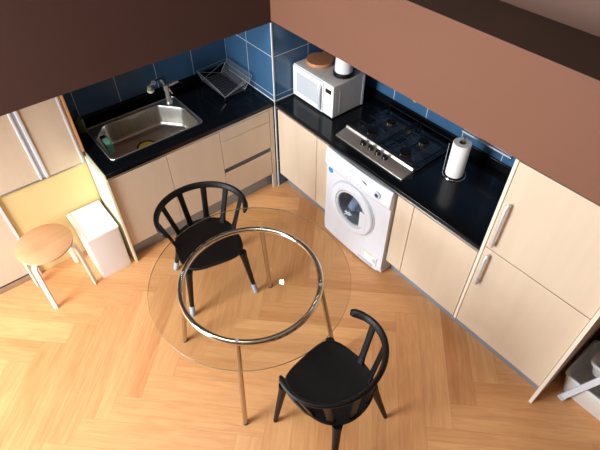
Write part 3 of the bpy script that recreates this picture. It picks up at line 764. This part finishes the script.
# ------------------------------------------------------------------ chairs (local +y = front)
def seat_outline(s=1.0, N=56):
    out = []
    for k in range(N):
        a = 2*pi*k/N; c, q = cos(a), sin(a)
        if q >= 0: e = 2/3.9; w, d = .215, .226
        else: e = 2/2.2; w, d = .208, .205
        out.append((s*w*abs(c)**e*(1 if c >= 0 else -1), s*d*abs(q)**e*(1 if q >= 0 else -1)))
    return out
def make_chair(name, label, socks):
    t = thing(name, label, 'chair')
    SZ = .450
    rg = []
    for s, z in ((.55, -.044), (.88, -.040), (.965, -.030), (1.0, -.012), (1.0, -.004), (.985, .0), (.93, -.002), (.75, -.008), (.45, -.011), (.15, -.012)):
        rg.append([(x, y, SZ+z) for x, y in seat_outline(s)])
    MB().loops(rg).build('seat', MT['chair'], t, angle=60)
    # back rail: a flat band that leans outward
    def rp(a):      # a measured from the back, degrees
        A = radians(a); return Vector((.279*sin(A), .022-.236*cos(A), .708+.034*(1+cos(A))/2))
    m = 48; amax = 116; rings = []
    for i in range(m+1):
        a = -amax + 2*amax*i/m; A = radians(a); p = rp(a)
        n_ = Vector((sin(A), -cos(A), 0)); lean = radians(24)
        wv = Vector((0, 0, cos(lean))) + n_*sin(lean); tv = n_*cos(lean) - Vector((0, 0, sin(lean)))
        e = min(i, m-i)
        hw, ht = .0215, .0115
        if e == 0: hw, ht = .016, .007
        elif e <= 3: hw, ht = .0235, .0145
        rings.append([p + wv*(hw*math.copysign(abs(cos(2*pi*k/14))**.7, cos(2*pi*k/14))) + tv*(ht*math.copysign(abs(sin(2*pi*k/14))**.7, sin(2*pi*k/14))) for k in range(14)])
    MB().loops(rings).build('back_rail', MT['chair'], t, angle=70)
    for a in (-82, -50, -17, 17, 50, 82):
        p1 = rp(a); A = radians(a)
        p0 = Vector((.192*sin(A), -.190*cos(A)+.008, SZ-.018))
        dirn = Vector((sin(A), -cos(A), 0)); tang = Vector((cos(A), sin(A), 0))
        rings = []
        for f_, w, th in ((0, .060, .026), (.08, .048, .022), (.22, .040, .017), (.6, .038, .015), (.92, .041, .015), (1.0, .05, .016)):
            p = p0.lerp(p1, f_)
            rings.append([p + tang*(w/2*math.copysign(abs(cos(2*pi*k/12))**.7, cos(2*pi*k/12))) + dirn*(th/2*math.copysign(abs(sin(2*pi*k/12))**.7, sin(2*pi*k/12))) for k in range(12)])
        MB().loops(rings).build('spindle', MT['chair'], t, angle=60)
    for sx in (-1, 1):
        for sy in (-1, 1):
            tp_ = Vector((sx*(.182 if sy > 0 else .140), sy*(.190 if sy > 0 else .150), SZ-.022)); ft = Vector((sx*.235, sy*.224, .002))
            q = [tp_.lerp(ft, f_) for f_ in (0, .12, .4, .8, 1)]
            l = MB().tube(q, [.028, .0225, .019, .0148, .0125], 14).build('leg', MT['chair'], t)
            if socks:
                MB().tube([tp_.lerp(ft, f_) for f_ in (.775, .785, .90, .992, 1.0)], [.0172, .0182, .0174, .0166, .0140], 14).build('felt_sock', MT['felt'], l)
    return t
c1 = make_chair('dining_chair', 'black dining chair with pale felt socks on its feet, facing away from the cabinets', True)
c1.location = (-1.634, -1.176, 0); c1.rotation_euler = (0, 0, radians(180 - 14))
c2 = make_chair('dining_chair', 'black dining chair with plain black feet at the near side of the table', False)
c2.location = (-1.655, -2.476, 0); c2.rotation_euler = (0, 0, radians(6.5))

# ------------------------------------------------------------------ stool
so = thing('round_stool', 'round birch stool with bent plywood legs in front of the yellow panel', 'stool', (-2.490, -.520, 0), radians(6))
MB().lathe([(.05, .432), (.174, .432), (.182, .436), (.182, .447), (.178, .450), (.05, .450)], n=64).build('seat', MT['birch'], so, angle=40)
for sx, sy in ((-1, -1), (1, -1), (1, 1), (-1, 1)):
    a = Vector((sx*.045, sy*.050, .4235)); b = Vector((sx*.125, sy*.118, .4235)); ft = Vector((sx*.152, sy*.142, .0))
    d = Vector((sx, sy*.95, 0)).normalized(); tang = Vector((-d.y, d.x, 0))
    path = [(a, .014), (b - d*.02, .0165), (b, .017), (b + d*.012 + Vector((0, 0, -.004)), .017), (b + d*.020 + Vector((0, 0, -.016)), .017), (b + d*.023 + Vector((0, 0, -.035)), .0165), (ft + Vector((0, 0, .2)) - d*.006, .017), (ft + Vector((0, 0, .001)), .016)]
    rings = []
    P = [p for p, _ in path]
    for i, (p, wv) in enumerate(path):
        tt = (P[min(i+1, len(P)-1)] - P[max(i-1, 0)]).normalized(); nn = tang.cross(tt).normalized()
        rings.append([p + tang*wv + nn*.008, p - tang*wv + nn*.008, p - tang*wv - nn*.008, p + tang*wv - nn*.008])
    MB().loops(rings).build('leg', MT['birch_edge'], so, .0015, angle=50)

# ------------------------------------------------------------------ white box
wb_ = thing('storage_box', 'white lidded storage box on the floor beside the stool', 'box', (-2.148, -.478, 0), 0)
q = MB(); q.loops([[(x, y, 0.0) for x, y in rrect(-.112, -.165, .108, .158, .012, 4)], [(x, y, .392) for x, y in rrect(-.118, -.172, .114, .164, .012, 4)]])
q.build('body', MT['box'], wb_, angle=50)
q = MB(); ro = rrect(-.128, -.176, .117, .167, .013, 4); ri = rrect(-.107, -.162, .103, .152, .010, 4)
q.loops([[(x, y, .392) for x, y in ro], [(x, y, .412) for x, y in ro], [(x*.995, y*.995, .415) for x, y in ro], [(x, y, .415) for x, y in ri], [(x, y, .407) for x, y in ri]])
q.build('lid', MT['box'], wb_, angle=40)

# ------------------------------------------------------------------ laundry bins by the larder
def bin_(name, label, x0, x1, y0, y1, zt, zb_):
    t = thing(name, label, 'bin', ((x0+x1)/2, (y0+y1)/2, zb_))
    hx, hy, hh = (x1-x0)/2, (y1-y0)/2, zt-zb_
    o_ = lambda s, z, r=.04: [(x, y, z) for x, y in rrect(-hx*s, -hy*s, hx*s, hy*s, r, 6)]
    m = MB(); m.loops([o_(.80, 0), o_(.82, .004), o_(.98, hh-.002), o_(.965, hh-.002), o_(.81, .010), o_(.78, .006)])
    m.build('body', MT['bin'], t, angle=50)
    r = MB(); r.loops([o_(.985, hh-.024), o_(1.0, hh-.022), o_(1.0, hh), o_(.955, hh), o_(.955, hh-.012)], cap0=False, cap1=False)
    r.build('rim', MT['binrim'], t, angle=40)
    return t
bin_('plastic_bin', 'lower pale grey plastic bin, standing on the floor beside the larder unit', -.475, -.110, -3.62, -3.192, .205, .0)
bin_('plastic_bin', 'upper pale grey plastic bin, stacked on the lower bin beside the larder unit', -.400, -.03, -3.66, -3.250, .335, .206)
fr_ = thing('folding_stand', 'white folding stand with a capped leg in front of the plastic bin', 'stand', (-.49, -3.5, 0))
MB().bar((0, .240, .012), (0, .02, .93), .016, .036, up=(0, 1, 0)).build('leg', MT['white'], fr_, .004, 3)
MB().bar((0, -.240, .012), (0, -.02, .93), .016, .036, up=(0, 1, 0)).build('leg', MT['white'], fr_, .004, 3)
MB().box((-.010, -.055, .92), (.010, .055, .945)).build('top_bar', MT['white'], fr_, .004, 3)
MB().bar((0, .243, 0), (0, .234, .035), .021, .041, up=(0, 1, 0)).build('foot_cap', MT['grey_lt'], fr_, .004, 3)
MB().bar((0, -.243, 0), (0, -.234, .035), .021, .041, up=(0, 1, 0)).build('foot_cap', MT['grey_lt'], fr_, .004, 3)

# ------------------------------------------------------------------ wall lamp (seen as a glint in the glass)
la = thing('wall_lamp', 'small lit globe lamp on the brown wall above the pillar', 'lamp', (-.775, -D, 2.56))
MB().lathe([(.045, 0), (.045, .012), (.02, .018)], n=24, M=Matrix.Rotation(radians(90), 4, 'X')).build('wall_plate', MT['chrome'], la)
MB().tube([(0, -.01, 0), (0, -.11, .0), (0, -.155, .015), (0, -.165, .035)], .007, 8).build('arm', MT['chrome'], la)
MB().lathe([(.006, .0), (.015, .004), (.022, .014), (.023, .024), (.021, .033), (.013, .042), (.003, .046)], (0, -.165, .03), 24).build('bulb', MT['bulb'], la)

# ------------------------------------------------------------------ light
def area(name, loc, target, sx, sy, power, col=(1, 1, 1)):
    d = bpy.data.lights.new(name, 'AREA'); d.shape = 'RECTANGLE'; d.size = sx; d.size_y = sy; d.energy = power; d.color = col
    o = bpy.data.objects.new(name, d); COL.objects.link(o); o.location = loc
    o.rotation_euler = (Vector(target) - Vector(loc)).to_track_quat('-Z', 'Y').to_euler()
    return o
area('window_daylight', (WX + .03, (WY0+WY1)/2, (WZ0+WZ1)/2), (0, (WY0+WY1)/2, (WZ0+WZ1)/2 - .6), WY1-WY0, WZ1-WZ0, 300, (.86, .94, 1.0))
area('overhead_fill_light', (-2.9, -1.5, 3.86), (-2.9, -1.5, 0), 1.6, 1.4, 36, (.95, .975, 1.0))  # added soft fill from above, not a fixture of the room
wd = bpy.data.worlds.new('sky'); sc.world = wd; wd.use_nodes = True
wd.node_tree.nodes['Background'].inputs[0].default_value = (.9, .95, 1, 1)
wd.node_tree.nodes['Background'].inputs[1].default_value = 1.0

# ------------------------------------------------------------------ camera
cam = bpy.data.cameras.new('camera'); co = bpy.data.objects.new('camera', cam); COL.objects.link(co)
r_ = Vector((.77729, -.62912, -.00510)); 
yaw, pitch, roll = .8945, -.808, -.0065
F = Vector((cos(pitch)*cos(yaw), cos(pitch)*sin(yaw), sin(pitch)))
r0 = Vector((sin(yaw), -cos(yaw), 0)); u0 = r0.cross(F)
r2 = r0*cos(roll) + u0*sin(roll); u2 = -r0*sin(roll) + u0*cos(roll)
Mx = Matrix((r2, u2, -F)).transposed().to_4x4(); Mx.translation = Vector((-2.5215, -3.2807, 2.8802))
co.matrix_world = Mx
cam.sensor_width = 36; cam.lens = 490.07/600*36; cam.clip_start = .05
sc.camera = co
sc.view_settings.view_transform = 'Standard'; sc.view_settings.look = 'None'; sc.view_settings.exposure = 0.2; sc.view_settings.gamma = 1
